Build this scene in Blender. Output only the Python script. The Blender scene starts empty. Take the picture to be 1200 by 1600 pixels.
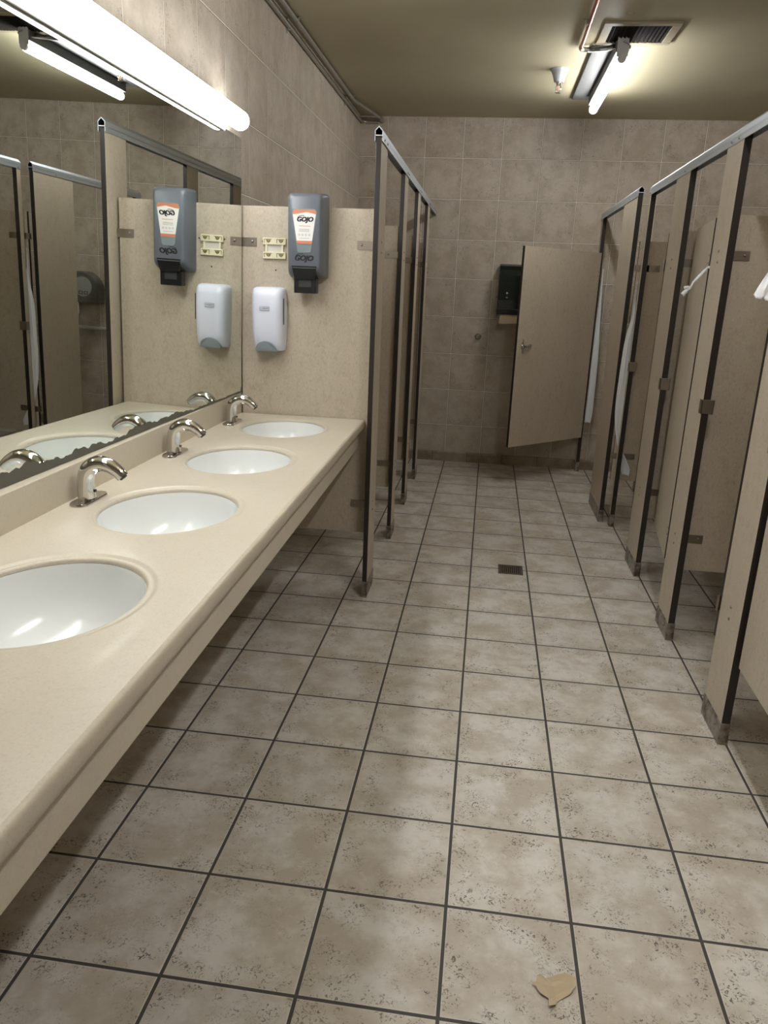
import bpy, bmesh, math, random
from mathutils import Vector, Matrix
random.seed(7)
SC = bpy.context.scene
COL = SC.collection
PI = math.pi

# ------------------------------------------------------------ camera
cd = bpy.data.cameras.new('camera'); cam = bpy.data.objects.new('camera', cd); COL.objects.link(cam)
cam.location = (0.91235, -1.53694, 1.46727)
cam.rotation_euler = (1.28155, -0.03824, 0.13535)
cd.sensor_fit = 'VERTICAL'; cd.sensor_height = 32.0; cd.sensor_width = 24.0
cd.lens = 1182.93 / 1600 * 32.0
cd.clip_start = 0.02
SC.camera = cam

# ------------------------------------------------------------ world, exposure
w = bpy.data.worlds.new('world'); SC.world = w; w.use_nodes = True
w.node_tree.nodes['Background'].inputs[0].default_value = (0.02, 0.02, 0.02, 1)
w.node_tree.nodes['Background'].inputs[1].default_value = 0.0
SC.view_settings.view_transform = 'Standard'; SC.view_settings.look = 'None'
SC.view_settings.gamma = 1.0; SC.view_settings.use_curve_mapping = False
SC.view_settings.exposure = 1.1
VANITY_POWER = 11.0     # emission strength of the lamp over the mirror
CEILING_POWER = 25.0    # emission strength of the ceiling tube by the back wall
NEAR_POWER = 46.0       # the tube over the near end of the aisle

# ------------------------------------------------------------ room numbers
XW, XR, YB, YF, H = -0.232, 3.34, 5.108, -3.1, 2.775
T = 0.305

# ------------------------------------------------------------ materials
def srgb(r, g, b):
    f = lambda c: (c/255/12.92) if c/255 <= 0.04045 else ((c/255+0.055)/1.055)**2.4
    return (f(r), f(g), f(b), 1)

class NT:
    def __init__(s, name):
        s.m = bpy.data.materials.new(name); s.m.use_nodes = True
        s.t = s.m.node_tree; s.b = s.t.nodes['Principled BSDF']
    def n(s, kind, **kw):
        nd = s.t.nodes.new(kind)
        for k, v in kw.items(): setattr(nd, k, v)
        return nd
    def link(s, a, b): s.t.links.new(a, b)
    def put(s, sock, v):
        if hasattr(v, 'is_output') or isinstance(v, bpy.types.NodeSocket): s.link(v, sock)
        else: sock.default_value = v
    def math(s, op, a, b=0.0, c=None, clamp=False):
        nd = s.n('ShaderNodeMath', operation=op, use_clamp=clamp)
        s.put(nd.inputs[0], a); s.put(nd.inputs[1], b)
        if c is not None: s.put(nd.inputs[2], c)
        return nd.outputs[0]
    def mix(s, fac, a, b, blend='MIX'):
        nd = s.n('ShaderNodeMix', data_type='RGBA', blend_type=blend)
        s.put(nd.inputs[0], fac); s.put(nd.inputs[6], a); s.put(nd.inputs[7], b)
        return nd.outputs[2]
    def noise(s, vec, scale, detail=3, rough=.55, dist=0.0):
        nd = s.n('ShaderNodeTexNoise'); s.put(nd.inputs['Vector'], vec)
        nd.inputs['Scale'].default_value = scale; nd.inputs['Detail'].default_value = detail
        nd.inputs['Roughness'].default_value = rough; nd.inputs['Distortion'].default_value = dist
        return nd.outputs['Fac']
    def ramp(s, fac, lo, hi, a=0.0, b=1.0, smooth=True):
        nd = s.n('ShaderNodeMapRange', interpolation_type='SMOOTHSTEP' if smooth else 'LINEAR')
        s.put(nd.inputs[0], fac)
        nd.inputs[1].default_value = lo; nd.inputs[2].default_value = hi
        nd.inputs[3].default_value = a; nd.inputs[4].default_value = b
        return nd.outputs[0]
    def coords(s): return s.n('ShaderNodeTexCoord').outputs['Object']

def plain(name, col, rough=.5, metal=0.0, spec=.5, coat=0.0):
    q = NT(name); b = q.b
    b.inputs['Base Color'].default_value = col; b.inputs['Roughness'].default_value = rough
    b.inputs['Metallic'].default_value = metal; b.inputs['Specular IOR Level'].default_value = spec
    b.inputs['Coat Weight'].default_value = coat
    return q.m

def tile_mat(name, axes, offs, size, grout, light, dark, speck, groutcol, edgecol, rough, speck_amt, seed, var=.06, edge_light=.25, stretch=(1,1,1)):
    q = NT(name); co = q.coords()
    sep = q.n('ShaderNodeSeparateXYZ'); q.link(co, sep.inputs[0])
    ds, ids = [], []
    for ax, of in zip(axes, offs):
        u = q.math('DIVIDE', q.math('SUBTRACT', sep.outputs['XYZ'.index(ax)], of), size)
        ids.append(q.math('FLOOR', u))
        fr = q.math('FRACT', u)
        ds.append(q.math('MULTIPLY', q.math('MINIMUM', fr, q.math('SUBTRACT', 1.0, fr)), size))
    d = q.math('MINIMUM', ds[0], ds[1])
    comb = q.n('ShaderNodeCombineXYZ'); q.link(ids[0], comb.inputs[0]); q.link(ids[1], comb.inputs[1]); comb.inputs[2].default_value = seed
    wn = q.n('ShaderNodeTexWhiteNoise', noise_dimensions='3D'); q.link(comb.outputs[0], wn.inputs[0])
    # each tile has its own piece of the pattern
    off = q.n('ShaderNodeVectorMath', operation='MULTIPLY_ADD'); q.link(wn.outputs['Color'], off.inputs[0]); off.inputs[1].default_value = (9, 9, 9); q.link(co, off.inputs[2])
    vec = off.outputs[0]
    st = q.n('ShaderNodeVectorMath', operation='MULTIPLY'); q.link(vec, st.inputs[0]); st.inputs[1].default_value = stretch
    vec = st.outputs[0]
    n1 = q.noise(vec, 7, 4, .6); n2 = q.noise(vec, 32, 5, .65, .4); n3 = q.noise(vec, 78, 3, .6, 2.2); n4 = q.noise(vec, 2.6, 2)
    base = q.mix(q.ramp(n1, .36, .66), light, dark)
    base = q.mix(q.math('MULTIPLY', q.ramp(n2, .5, .72), .45), base, dark)
    base = q.mix(q.ramp(n2, .28, .45, .28, 0), base, (min(1, light[0]*1.25), min(1, light[1]*1.25), min(1, light[2]*1.27), 1))
    # pits gather towards the tile edges
    em = q.ramp(q.math('ADD', d, q.math('MULTIPLY', q.math('SUBTRACT', n4, .5), .16)), 0.02, 0.10, 1.0, 0.22)
    n5 = q.noise(vec, 17, 3, .6)
    pit = q.math('MULTIPLY', q.math('MULTIPLY', q.ramp(n3, .545, .62), q.ramp(n5, .44, .56)), em)
    base = q.mix(q.math('MULTIPLY', pit, speck_amt), base, speck)
    base = q.mix(q.math('MULTIPLY', q.ramp(d, 0.006, 0.05, 1, 0), .22), base, dark)
    bright = q.math('ADD', 1 - var, q.math('MULTIPLY', wn.outputs['Value'], 2*var))
    hv = q.n('ShaderNodeHueSaturation'); q.link(base, hv.inputs['Color']); q.link(bright, hv.inputs['Value'])
    g = q.ramp(d, grout*.5, grout*.5+.0012, 1, 0)
    edge = q.ramp(d, grout*.5+.001, grout*.5+.004, 1, 0)
    c = q.mix(q.math('MULTIPLY', edge, edge_light), hv.outputs[0], edgecol)
    c = q.mix(g, c, groutcol)
    q.link(c, q.b.inputs['Base Color'])
    q.link(q.math('ADD', rough, q.math('ADD', q.math('MULTIPLY', g, .3), q.math('MULTIPLY', q.math('SUBTRACT', n2, .5), .25))), q.b.inputs['Roughness'])
    hgt = q.math('SUBTRACT', q.ramp(d, grout*.35, grout*.5+.004), q.math('MULTIPLY', pit, .3))
    hgt = q.math('ADD', hgt, q.math('MULTIPLY', n2, .25))
    bp = q.n('ShaderNodeBump'); bp.inputs['Strength'].default_value = .55; bp.inputs['Distance'].default_value = .0022
    q.link(hgt, bp.inputs['Height']); q.link(bp.outputs[0], q.b.inputs['Normal'])
    return q.m

def speckle_mat(name, base, dark, light, rough, scale=170, amt=.5, blotch=.25, spec=.5, coat=0.0, grain=(1,1,1)):
    q = NT(name); co = q.coords()
    st = q.n('ShaderNodeVectorMath', operation='MULTIPLY'); q.link(co, st.inputs[0]); st.inputs[1].default_value = grain
    v = st.outputs[0]
    a = q.noise(v, scale, 4, .7); b_ = q.noise(v, scale*.23, 3, .6); l = q.noise(v, 3.2, 3)
    c = q.mix(q.math('MULTIPLY', q.ramp(a, .52, .72), amt), base, dark)
    c = q.mix(q.math('MULTIPLY', q.ramp(a, .28, .46, 1, 0), amt*.7), c, light)
    c = q.mix(q.math('MULTIPLY', q.ramp(b_, .5, .75), blotch), c, dark)
    c = q.mix(q.math('MULTIPLY', q.ramp(l, .4, .7), blotch*.6), c, dark)
    q.link(c, q.b.inputs['Base Color']); q.b.inputs['Roughness'].default_value = rough
    q.b.inputs['Specular IOR Level'].default_value = spec; q.b.inputs['Coat Weight'].default_value = coat
    q.b.inputs['Coat Roughness'].default_value = .08
    return q.m

M = {}
M['floor'] = tile_mat('floor_tile', 'XY', (0, 0), T, .0072, srgb(207,202,194), srgb(180,170,155), srgb(70,60,50), srgb(70,66,62), srgb(222,218,208), .42, .95, 1.0, .05, .45)
wl = dict(light=srgb(196,185,170), dark=srgb(177,164,147), speck=srgb(104,90,74), groutcol=srgb(238,232,220), edgecol=srgb(92,80,67), rough=.42, speck_amt=.75, var=.03, edge_light=.85)
M['wall_back'] = tile_mat('wall_tile_back', 'XZ', (.301, .324), .3076, .0036, seed=2.0, **wl)
M['wall_left'] = tile_mat('wall_tile_left', 'YZ', (.905, .309), .3065, .0036, seed=3.0, **wl)
M['wall_side'] = tile_mat('wall_tile_right', 'YZ', (.1, .324), .3076, .0036, seed=5.0, **wl)
M['trim'] = tile_mat('trim_tile', 'XY', (.19, -7.3), .3076, .004, srgb(160,146,128), srgb(128,113,93), srgb(80,66,50), srgb(92,82,70), srgb(170,158,140), .4, .6, 4.0)
# painted ceiling with slight orange-peel
q = NT('ceiling_paint'); n = q.noise(q.coords(), 1.4, 3); c = q.mix(q.ramp(n, .35, .7), srgb(184,176,148), srgb(175,166,138))
q.link(c, q.b.inputs['Base Color']); q.b.inputs['Roughness'].default_value = .55
bp = q.n('ShaderNodeBump'); bp.inputs['Strength'].default_value = .15; bp.inputs['Distance'].default_value = .002
q.link(q.noise(q.coords(), 60, 2), bp.inputs['Height']); q.link(bp.outputs[0], q.b.inputs['Normal']); M['ceiling'] = q.m
M['laminate'] = speckle_mat('beige_laminate', srgb(188,176,158), srgb(152,137,114), srgb(212,203,187), .45, 150, .62, .30, grain=(1,1,.6))
M['counter'] = speckle_mat('cultured_stone', srgb(197,188,170), srgb(166,153,130), srgb(214,206,190), .36, 230, .45, .16, coat=.04)
M['core'] = plain('dark_phenolic_core', srgb(42,36,33), .34)
M['alu'] = plain('satin_aluminium', srgb(205,212,220), .42, .8)
M['steel'] = plain('brushed_steel', srgb(154,144,132), .42, 1.0)
q = NT('shoe_steel'); nn = q.noise(q.coords(), 25, 4); q.link(q.mix(q.ramp(nn, .35, .7), srgb(168,162,154), srgb(96,84,72)), q.b.inputs['Base Color'])
q.b.inputs['Metallic'].default_value = .85; q.b.inputs['Roughness'].default_value = .4; M['shoe'] = q.m
M['chrome'] = plain('chrome', srgb(214,212,210), .07, 1.0)
M['porcelain'] = plain('white_porcelain', srgb(226,228,226), .2, spec=.6)
M['black'] = plain('black_plastic', srgb(16,16,17), .35)
M['dkgrey'] = plain('dark_grey_plastic', srgb(52,54,56), .4)
M['gojo'] = plain('blue_grey_plastic', srgb(99,104,112), .36)
M['gojo_lt'] = plain('clear_window_plastic', srgb(128,138,142), .15)
M['white'] = plain('white_plastic', srgb(218,222,236), .3)
M['lens_grey'] = plain('grey_push_plastic', srgb(140,150,156), .3)
M['ivory'] = plain('ivory_plastic', srgb(222,214,184), .5)
M['ivory_dk'] = plain('dark_ivory', srgb(128,116,76), .7)  # darker ivory tone for the flat clip slot marks
M['offwhite'] = plain('adhesive_pad', srgb(204,202,190), .6)
M['label'] = plain('label_white', srgb(226,224,220), .35)
M['orange'] = plain('label_orange', srgb(198,128,98), .4)
M['ink'] = plain('dark_ink', srgb(18,20,24), .5)
M['ink_grey'] = plain('grey_ink', srgb(150,150,150), .5)
M['ink_red'] = plain('faded_red_ink', srgb(206,150,132), .5)
M['green'] = plain('smoky_green_plastic', srgb(14,26,22), .14, spec=.6)
M['kraft'] = plain('brown_kraft_paper', srgb(188,170,142), .85)
M['tissue'] = plain('white_tissue', srgb(226,228,232), .9)
M['copper'] = plain('copper_pipe', srgb(186,112,84), .32, 1.0)
M['galv'] = plain('galvanised_conduit', srgb(172,168,160), .4, .7)
M['flex'] = plain('flexible_steel', srgb(120,120,120), .4, .9)
M['paint_white'] = plain('white_enamel', srgb(206,206,204), .35)
M['pan'] = plain('dimmed_pan_enamel', srgb(92,92,92), .5)  # white enamel darkened in colour so the tube close below doesn't burn it out
M['housing'] = plain('fixture_enamel', srgb(168,160,152), .4)
M['vent'] = plain('vent_enamel', srgb(160,150,128), .5)
M['vent_dk'] = plain('darkened_louvres', srgb(38,35,32), .95, spec=.05)  # slats darkened and dulled so the nearby tube doesn't light them up
M['void'] = plain('dark_duct', srgb(18,16,14), .8)
M['drain'] = plain('floor_drain_metal', srgb(104,94,84), .45, .7)
M['smoke'] = plain('smoky_cover', srgb(104,106,102), .15, spec=.7)
M['smoke_lt'] = plain('paper_roll_behind_cover', srgb(160,162,156), .25)
M['hole'] = plain('screw_hole_dark', srgb(14,12,10), .9)
M['rust'] = plain('old_mirror_backing', srgb(92,90,80), .7)
M['mirror'] = plain('mirror_silver', (0.80, 0.83, 0.79, 1), .004, 1.0)

def emit(name, strength, col):
    q = NT(name); q.b.inputs['Base Color'].default_value = (0.9, .9, .9, 1)
    q.b.inputs['Emission Color'].default_value = col; q.b.inputs['Emission Strength'].default_value = strength
    return q.m
M['lamp_v'] = emit('vanity_tube_glow', VANITY_POWER, (0.97, .985, 1.0, 1))
M['lamp_n'] = emit('near_tube_glow', NEAR_POWER, (0.98, .985, .98, 1))
M['lamp_c'] = emit('ceiling_tube_glow', CEILING_POWER, (0.98, .985, .98, 1))

# ------------------------------------------------------------ object helpers
def prop(o, label=None, cat=None, group=None, kind=None):
    if label: o['label'] = label
    if cat: o['category'] = cat
    if group: o['group'] = group
    if kind: o['kind'] = kind
    return o
def thing(name, label, cat, loc=(0,0,0), rz=0, group=None):
    o = bpy.data.objects.new(name, None); COL.objects.link(o)
    o.empty_display_size = .05; o.location = loc; o.rotation_euler = (0, 0, rz)
    return prop(o, label, cat, group)
def mesh(name, bm, mats, parent=None, smooth=False, bevel=0, loc=None, recalc=True):
    if recalc: bmesh.ops.recalc_face_normals(bm, faces=bm.faces[:])
    me = bpy.data.meshes.new(name); bm.to_mesh(me); bm.free()
    for m in (mats if isinstance(mats, (list, tuple)) else [mats]): me.materials.append(m)
    if smooth: me.polygons.foreach_set('use_smooth', [True]*len(me.polygons))
    o = bpy.data.objects.new(name, me); COL.objects.link(o)
    if parent: o.parent = parent
    if loc: o.location = loc
    if bevel:
        md = o.modifiers.new('bevel', 'BEVEL'); md.width = bevel; md.segments = 2; md.limit_method = 'ANGLE'
    if smooth:
        try:
            me.set_sharp_from_angle(angle=math.radians(42))
        except Exception: pass
    return o
def box(bm, x0, x1, y0, y1, z0, z1, mi=0, M4=None):
    vs = [Vector((x, y, z)) for x in (x0, x1) for y in (y0, y1) for z in (z0, z1)]
    if M4: vs = [M4 @ v for v in vs]
    v = [bm.verts.new(p) for p in vs]
    F = []
    for idx in ((0,1,3,2), (4,6,7,5), (0,4,5,1), (2,3,7,6), (0,2,6,4), (1,5,7,3)):
        f = bm.faces.new([v[i] for i in idx]); f.material_index = mi; F.append(f)
    return F          # order: -x, +x, -y, +y, -z, +z
def cyl(bm, p0, p1, r0, r1=None, n=20, mi=0, cap=True):
    r1 = r0 if r1 is None else r1
    p0, p1 = Vector(p0), Vector(p1); d = (p1-p0).normalized()
    a = d.orthogonal().normalized(); b = d.cross(a)
    A = [bm.verts.new(p0 + (a*math.cos(t)+b*math.sin(t))*r0) for t in [2*PI*i/n for i in range(n)]]
    B = [bm.verts.new(p1 + (a*math.cos(t)+b*math.sin(t))*r1) for t in [2*PI*i/n for i in range(n)]]
    for i in range(n):
        f = bm.faces.new((A[i], A[(i+1) % n], B[(i+1) % n], B[i])); f.material_index = mi
    if cap:
        bm.faces.new(A[::-1]).material_index = mi; bm.faces.new(B).material_index = mi
def loft(bm, rings, cap=True, mi=0, closed=True):
    R = [[bm.verts.new(p) for p in r] for r in rings]; n = len(R[0])
    for a, b in zip(R, R[1:]):
        for i in range(n if closed else n-1):
            f = bm.faces.new((a[i], a[(i+1) % n], b[(i+1) % n], b[i])); f.material_index = mi
    if cap:
        bm.faces.new(R[0][::-1]).material_index = mi; bm.faces.new(R[-1]).material_index = mi
    return R
def tube(bm, pts, r, n=14, mi=0, cap=True):
    pts = [Vector(p) for p in pts]; rr = r if isinstance(r, (list, tuple)) else [r]*len(pts)
    rings = []; a = None
    for i, p in enumerate(pts):
        d = (pts[min(i+1, len(pts)-1)] - pts[max(i-1, 0)]).normalized()
        a = d.orthogonal().normalized() if a is None else (a - d*a.dot(d)).normalized()
        b = d.cross(a)
        rx, ry = rr[i] if isinstance(rr[i], tuple) else (rr[i], rr[i])
        rings.append([p + a*math.cos(t)*rx + b*math.sin(t)*ry for t in [2*PI*k/n for k in range(n)]])
    loft(bm, rings, cap, mi)
def spline(pts, k=8):
    P = [Vector(p) for p in pts]; out = []
    for i in range(len(P)-1):
        p0, p1, p2, p3 = P[max(i-1, 0)], P[i], P[i+1], P[min(i+2, len(P)-1)]
        for j in range(k):
            t = j/k
            out.append(.5*((2*p1)+(p2-p0)*t+(2*p0-5*p1+4*p2-p3)*t*t+(3*p1-p0-3*p2+p3)*t**3))
    out.append(P[-1]); return out
def prism(bm, poly, axis, lo, hi, mi=0):
    """poly: 2-D outline; axis: the axis it is extruded along."""
    def P(a, b, c):
        return {'x': (c, a, b), 'y': (a, c, b), 'z': (a, b, c)}[axis]
    A = [bm.verts.new(P(a, b, lo)) for a, b in poly]; B = [bm.verts.new(P(a, b, hi)) for a, b in poly]
    n = len(poly)
    for i in range(n): bm.faces.new((A[i], A[(i+1) % n], B[(i+1) % n], B[i])).material_index = mi
    bm.faces.new(A[::-1]).material_index = mi; bm.faces.new(B).material_index = mi
def rrect(cx, cz, hx, hz, r, n=5):
    out = []
    for sx, sz, a0 in ((1, 1, 0), (-1, 1, PI/2), (-1, -1, PI), (1, -1, 1.5*PI)):
        for k in range(n+1):
            a = a0 + k/n*PI/2
            out.append((cx+sx*(hx-r)+r*math.cos(a), cz+sz*(hz-r)+r*math.sin(a)))
    return out
def bmn(): return bmesh.new()

# ------------------------------------------------------------ the room
def struct(name, bm, m, bevel=0): return prop(mesh(name, bm, m, bevel=bevel), kind='structure')
b = bmn(); box(b, XW-.12, XR+.12, YF-.12, YB+.12, -.1, 0); struct('floor', b, M['floor'])
b = bmn(); box(b, XW-.12, XR+.12, YF-.12, YB+.12, H, H+.1); struct('ceiling', b, M['ceiling'])
b = bmn(); box(b, XW-.12, XW, YF, YB, 0, H); struct('wall_left', b, M['wall_left'])
b = bmn(); box(b, XR, XR+.12, YF, YB, 0, H); struct('wall_right', b, M['wall_side'])
b = bmn(); box(b, XW-.12, XR+.12, YB, YB+.12, 0, H); struct('wall_back', b, M['wall_back'])
b = bmn(); box(b, XW-.12, XR+.12, YF-.12, YF, 0, H); struct('wall_front', b, M['wall_back'])
b = bmn(); prism(b, [(YB, 0), (YB-.014, 0), (YB-.014, .074), (YB-.009, .083), (YB, .086)], 'x', XW, XR)
struct('baseboard_back', b, M['trim'])

# ------------------------------------------------------------ partitions
BOLT = []
def bolt(parent, loc, axis=(-1, 0, 0), r=.006):
    b = bmn(); a = Vector(axis); p = Vector(loc)
    cyl(b, p, p+a*.002, r, r*.9, 10); cyl(b, p+a*.002, p+a*.0045, r*.8, r*.3, 10)
    mesh('bolt', b, M['steel'], parent, smooth=True)

def pilaster(label, x0, x1, y0, y1, face, bolts=True, keeper=False, group='stall pilasters', top=2.062):
    """post of the stall front; face = side (-1 or +1 in x) that looks at the aisle"""
    t = thing('pilaster', label, 'pilaster', ((x0+x1)/2, (y0+y1)/2, 0), group=group)
    hx, hy = (x1-x0)/2, (y1-y0)/2
    b = bmn(); F = box(b, -hx, hx, -hy, hy, .012, top)
    for i in (2, 3, 4, 5): F[i].material_index = 1
    mesh('post', b, [M['laminate'], M['core']], t, bevel=.0012)
    # floor shoe: sleeve wrapped round the foot
    b = bmn(); g = .0025
    box(b, -hx-g, hx+g, -hy-g, hy+g, .0, .082)
    sh = mesh('floor_shoe', b, M['shoe'], t, bevel=.002)
    if bolts:
        fx = face*hx
        for z in (1.655, 1.612, .468, .425):
            bolt(t, (fx, 0, z), (face, 0, 0))
        if hy > .06:
            for yy in (-.5*hy, .45*hy): bolt(t, (fx+face*.003, yy, .05), (face, 0, 0), .005)
    if keeper:
        b = bmn(); z0, z1 = 1.018, 1.076
        box(b, -hx-.004, hx+.016, -hy-.004, -hy, z0, z1)
        box(b, -hx-.004, -hx, -hy-.004, -hy+.032, z0, z1)
        box(b, hx+.012, hx+.016, -hy-.004, -hy+.012, z0, z0+.02)
        box(b, hx+.012, hx+.016, -hy-.004, -hy+.012, z1-.02, z1)
        mesh('latch_keeper', b, M['steel'], t, bevel=.001)
    return t

def panel(label, x0, x1, yc, brackets, side, z0=.305, z1=1.79, th=.022, wallend=True, extra=None, zs=(1.638, .452)):
    """divider across the stalls; brackets = x positions of the near end, side = which y face shows them"""
    t = thing('divider_panel', label, 'partition', ((x0+x1)/2, yc, 0), group='stall dividers')
    hx, hy = (x1-x0)/2, th/2
    b = bmn(); F = box(b, -hx, hx, -hy, hy, z0, z1)
    for i in (0, 1, 4, 5): F[i].material_index = 1
    F[5].material_index = 0
    mesh('panel', b, [M['laminate'], M['core']], t, bevel=.001)
    for xb, dirx in brackets:
        for z in zs:
            b = bmn(); xl = xb-(x0+x1)/2
            a0, a1 = sorted((xl, xl+dirx*.082))
            box(b, a0, a1, -hy-.0025, -hy, z-.019, z+.019)
            box(b, a0, a1, hy, hy+.0025, z-.019, z+.019)
            br = mesh('bracket', b, M['steel'], t, bevel=.0008)
            bolt(br, (xl+dirx*.062, -hy-.0025, z+.002), (0, -1, 0))
    return t

LF, LBK = .415, .392                          # left row: aisle face and back face
pilaster('beige pilaster of the left stalls standing at the far end of the sink counter', LBK, LF, 1.877, 2.076, 1, group='pilasters of the left stalls')
pilaster('second pilaster of the left stalls counted from the sink counter', LBK, LF, 2.80, 2.965, 1, group='pilasters of the left stalls')
pilaster('third pilaster of the left stalls counted from the sink counter', LBK, LF, 3.572, 3.73, 1, group='pilasters of the left stalls')
pilaster('last pilaster of the left stalls, nearest the back wall', LBK, LF, 4.325, 4.50, 1, group='pilasters of the left stalls')
lp = panel('wide beige panel at the end of the counter that carries both soap dispensers', XW+.006, .380, 1.976, [(.392, -1), (XW+.001, 1)], -1)
for (hx_, hz_) in ((-.122, 1.642), (-.062, 1.520), (-.002, 1.640)):
    b = bmn(); cyl(b, (hx_-.077, -.0113, hz_), (hx_-.077, -.0118, hz_), .0035, n=10); mesh('screw_hole', b, M['hole'], lp)
for lab, yy in (('left stall divider panel just behind the first pilaster past the counter', 2.882), ('left stall divider panel behind the third pilaster from the counter', 3.651), ('left stall divider panel nearest the back wall', 4.412)):
    panel(lab, XW+.006, .380, yy, [(.392, -1), (XW+.001, 1)], -1)
RF, RBK = 1.801, 1.830                        # right row
pilaster('wide near pilaster of the right stalls at the right edge of the photo', RF, RBK, .879, 1.086, -1, keeper=True, group='pilasters of the right stalls')
pilaster('right stall pilaster with white twisted tissue stuck to its far edge', RF, RBK, 1.70, 1.912, -1, keeper=True, group='pilasters of the right stalls')
pilaster('third wide pilaster of the right stalls, beyond the one with twisted tissue', RF, RBK, 2.495, 2.775, -1, keeper=True, group='pilasters of the right stalls')
pilaster('slim pilaster of the right stalls beside the long hanging tissue', RF, RBK, 3.42, 3.463, -1, bolts=False, keeper=True, group='pilasters of the right stalls')
pilaster('nearest right stall pilaster beside the camera, outside the view', RF, RBK, .06, .27, -1, group='pilasters of the right stalls')
pilaster('wide pilaster at the corner of the large far stall', 1.742, 1.771, 3.512, 4.005, -1, bolts=False, group='pilasters of the large far stall')
pilaster('narrow wall pilaster of the large far stall beside the open door', 1.745, 1.774, 5.02, YB-.018, -1, bolts=False, group='pilasters of the large far stall')
RD = 'divider panel of the right stalls'
panel('beige divider behind the near wide pilaster at the right edge', 1.848, XR-.006, .98, [(1.835, 1)], -1)
panel('beige divider behind the pilaster with the twisted tissue', 1.848, XR-.006, 1.806, [(1.835, 1)], -1)
panel('beige divider behind the third wide pilaster on the right', 1.848, XR-.006, 2.62, [(1.835, 1)], -1)
panel('beige divider between the right stalls and the large far stall', 1.782, XR-.006, 3.487, [(1.835, 1), (1.772, 1)], -1, zs=(1.634, .466))

# headrails: hollow anti-grip section
def headrail(label, xc, y0, y1):
    t = thing('headrail', label, 'rail', (xc, y0, 2.045), group='stall headrails')
    L = y1-y0; o = .017
    outer = [(-o, 0), (-o, .041), (0, .058), (o, .041), (o, 0)]
    b = bmn()
    # skirts either side of the posts
    box(b, -o, -o+.0025, 0, L, 0, .022); box(b, o-.0025, o, 0, L, 0, .022)
    # closed tube above with open dark ends
    prof_o = [(-o, .020), (-o, .041), (0, .058), (o, .041), (o, .020)]
    prof_i = [(-o+.003, .024), (-o+.003, .039), (0, .053), (o-.003, .039), (o-.003, .024)]
    A0 = [b.verts.new((x, 0, z)) for x, z in prof_o]; A1 = [b.verts.new((x, L, z)) for x, z in prof_o]
    B0 = [b.verts.new((x, 0, z)) for x, z in prof_i]; B1 = [b.verts.new((x, L, z)) for x, z in prof_i]
    for i in range(5):
        j = (i+1) % 5
        b.faces.new((A0[i], A0[j], A1[j], A1[i]))
        f = b.faces.new((B0[i], B1[i], B1[j], B0[j])); f.material_index = 1
        b.faces.new((A0[i], B0[i], B0[j], A0[j])); b.faces.new((A1[i], A1[j], B1[j], B1[i]))
    r = mesh('rail', b, [M['alu'], M['void']], t, recalc=False)
    return t
def rail_bolts(t, face, ys, y0):
    for y in ys: bolt(t, (face*.017, y-y0, .012), (face, 0, 0), .005)
hr = headrail('aluminium headrail along the top of the left stalls', .4035, 1.873, YB-.002); rail_bolts(hr, 1, (1.93, 2.02, 2.86, 2.92, 3.62, 3.68, 4.38, 4.44), 1.873)
hr = headrail('long aluminium headrail over the right stalls nearest the camera', 1.8155, .05, 3.468); rail_bolts(hr, -1, (.94, 1.02, 1.76, 1.85, 2.60, 3.44), .05)
hr = headrail('short aluminium headrail over the large far stall by the back wall', 1.7565, 3.506, YB-.002); rail_bolts(hr, -1, (3.78,), 3.506)

# doors
def door(label, hinge, ang, width, z0=.305, z1=1.79, latch=True, th=.022, flip=1, near_free=True, name='stall_door'):
    """local x runs from the hinge to the free edge; ang = direction of local x"""
    t = thing(name, label, 'door', (hinge[0], hinge[1], 0), ang, group='stall doors')
    b = bmn(); F = box(b, .008, width, -th/2, th/2, z0, z1)
    for i in (0, 1, 4, 5): F[i].material_index = 1
    F[5].material_index = 0
    mesh('panel', b, [M['laminate'], M['core']], t, bevel=.001)
    for z in (z0+.13, z1-.16):
        b = bmn(); cyl(b, (0, 0, z-.03), (0, 0, z+.03), .006, n=12)
        box(b, 0, .012, -.004, .004, z-.025, z+.025)
        mesh('hinge', b, M['steel'], t, smooth=True)
        for s in (-1, 1):
            bolt(t, (.022, s*th/2, z-.016), (0, s, 0), .0045); bolt(t, (.022, s*th/2, z+.016), (0, s, 0), .0045)
    return t
big = door('wide beige door standing open in front of the paper towel dispenser', (1.757, 4.994), math.atan2(-.652, -.634), .909)
b = bmn()      # thumb-turn latch with diamond backplate on the aisle face
prism(b, [(.846, 1.02), (.862, 1.065), (.868, 1.075), (.862, 1.085), (.846, 1.13), (.840, 1.13), (.832, 1.085), (.826, 1.075), (.832, 1.065), (.840, 1.02)], 'y', .011, .016)
cyl(b, (.846, .016, 1.075), (.846, .034, 1.075), .014, .012, 18)
box(b, .780, .852, .024, .034, 1.066, 1.084); box(b, .776, .790, .016, .040, 1.058, 1.092)
mesh('door_latch', b, M['chrome'], big, bevel=.001)
d1 = door('nearly closed beige door beyond the pilaster with twisted tissue', (1.812, 1.926), math.radians(83.2), .575)
d2 = door('beige door at the lower right edge, nearest the camera', (1.814, .283), math.radians(88.8), .575)
d3 = door('inward opened door hidden behind the near right pilaster', (1.796, 1.100), math.radians(8), .59)
d4 = door('inward opened door behind the third wide right pilaster', (1.796, 2.790), math.radians(5), .61)
for lab, hy_ in (('left stall door folded inward behind the first pilaster past the counter', 2.10), ('left stall door folded inward behind the second left pilaster', 2.99), ('left stall door folded inward behind the third left pilaster', 3.755)):
    door(lab, (.398, hy_), math.radians(176), .56)

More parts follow.
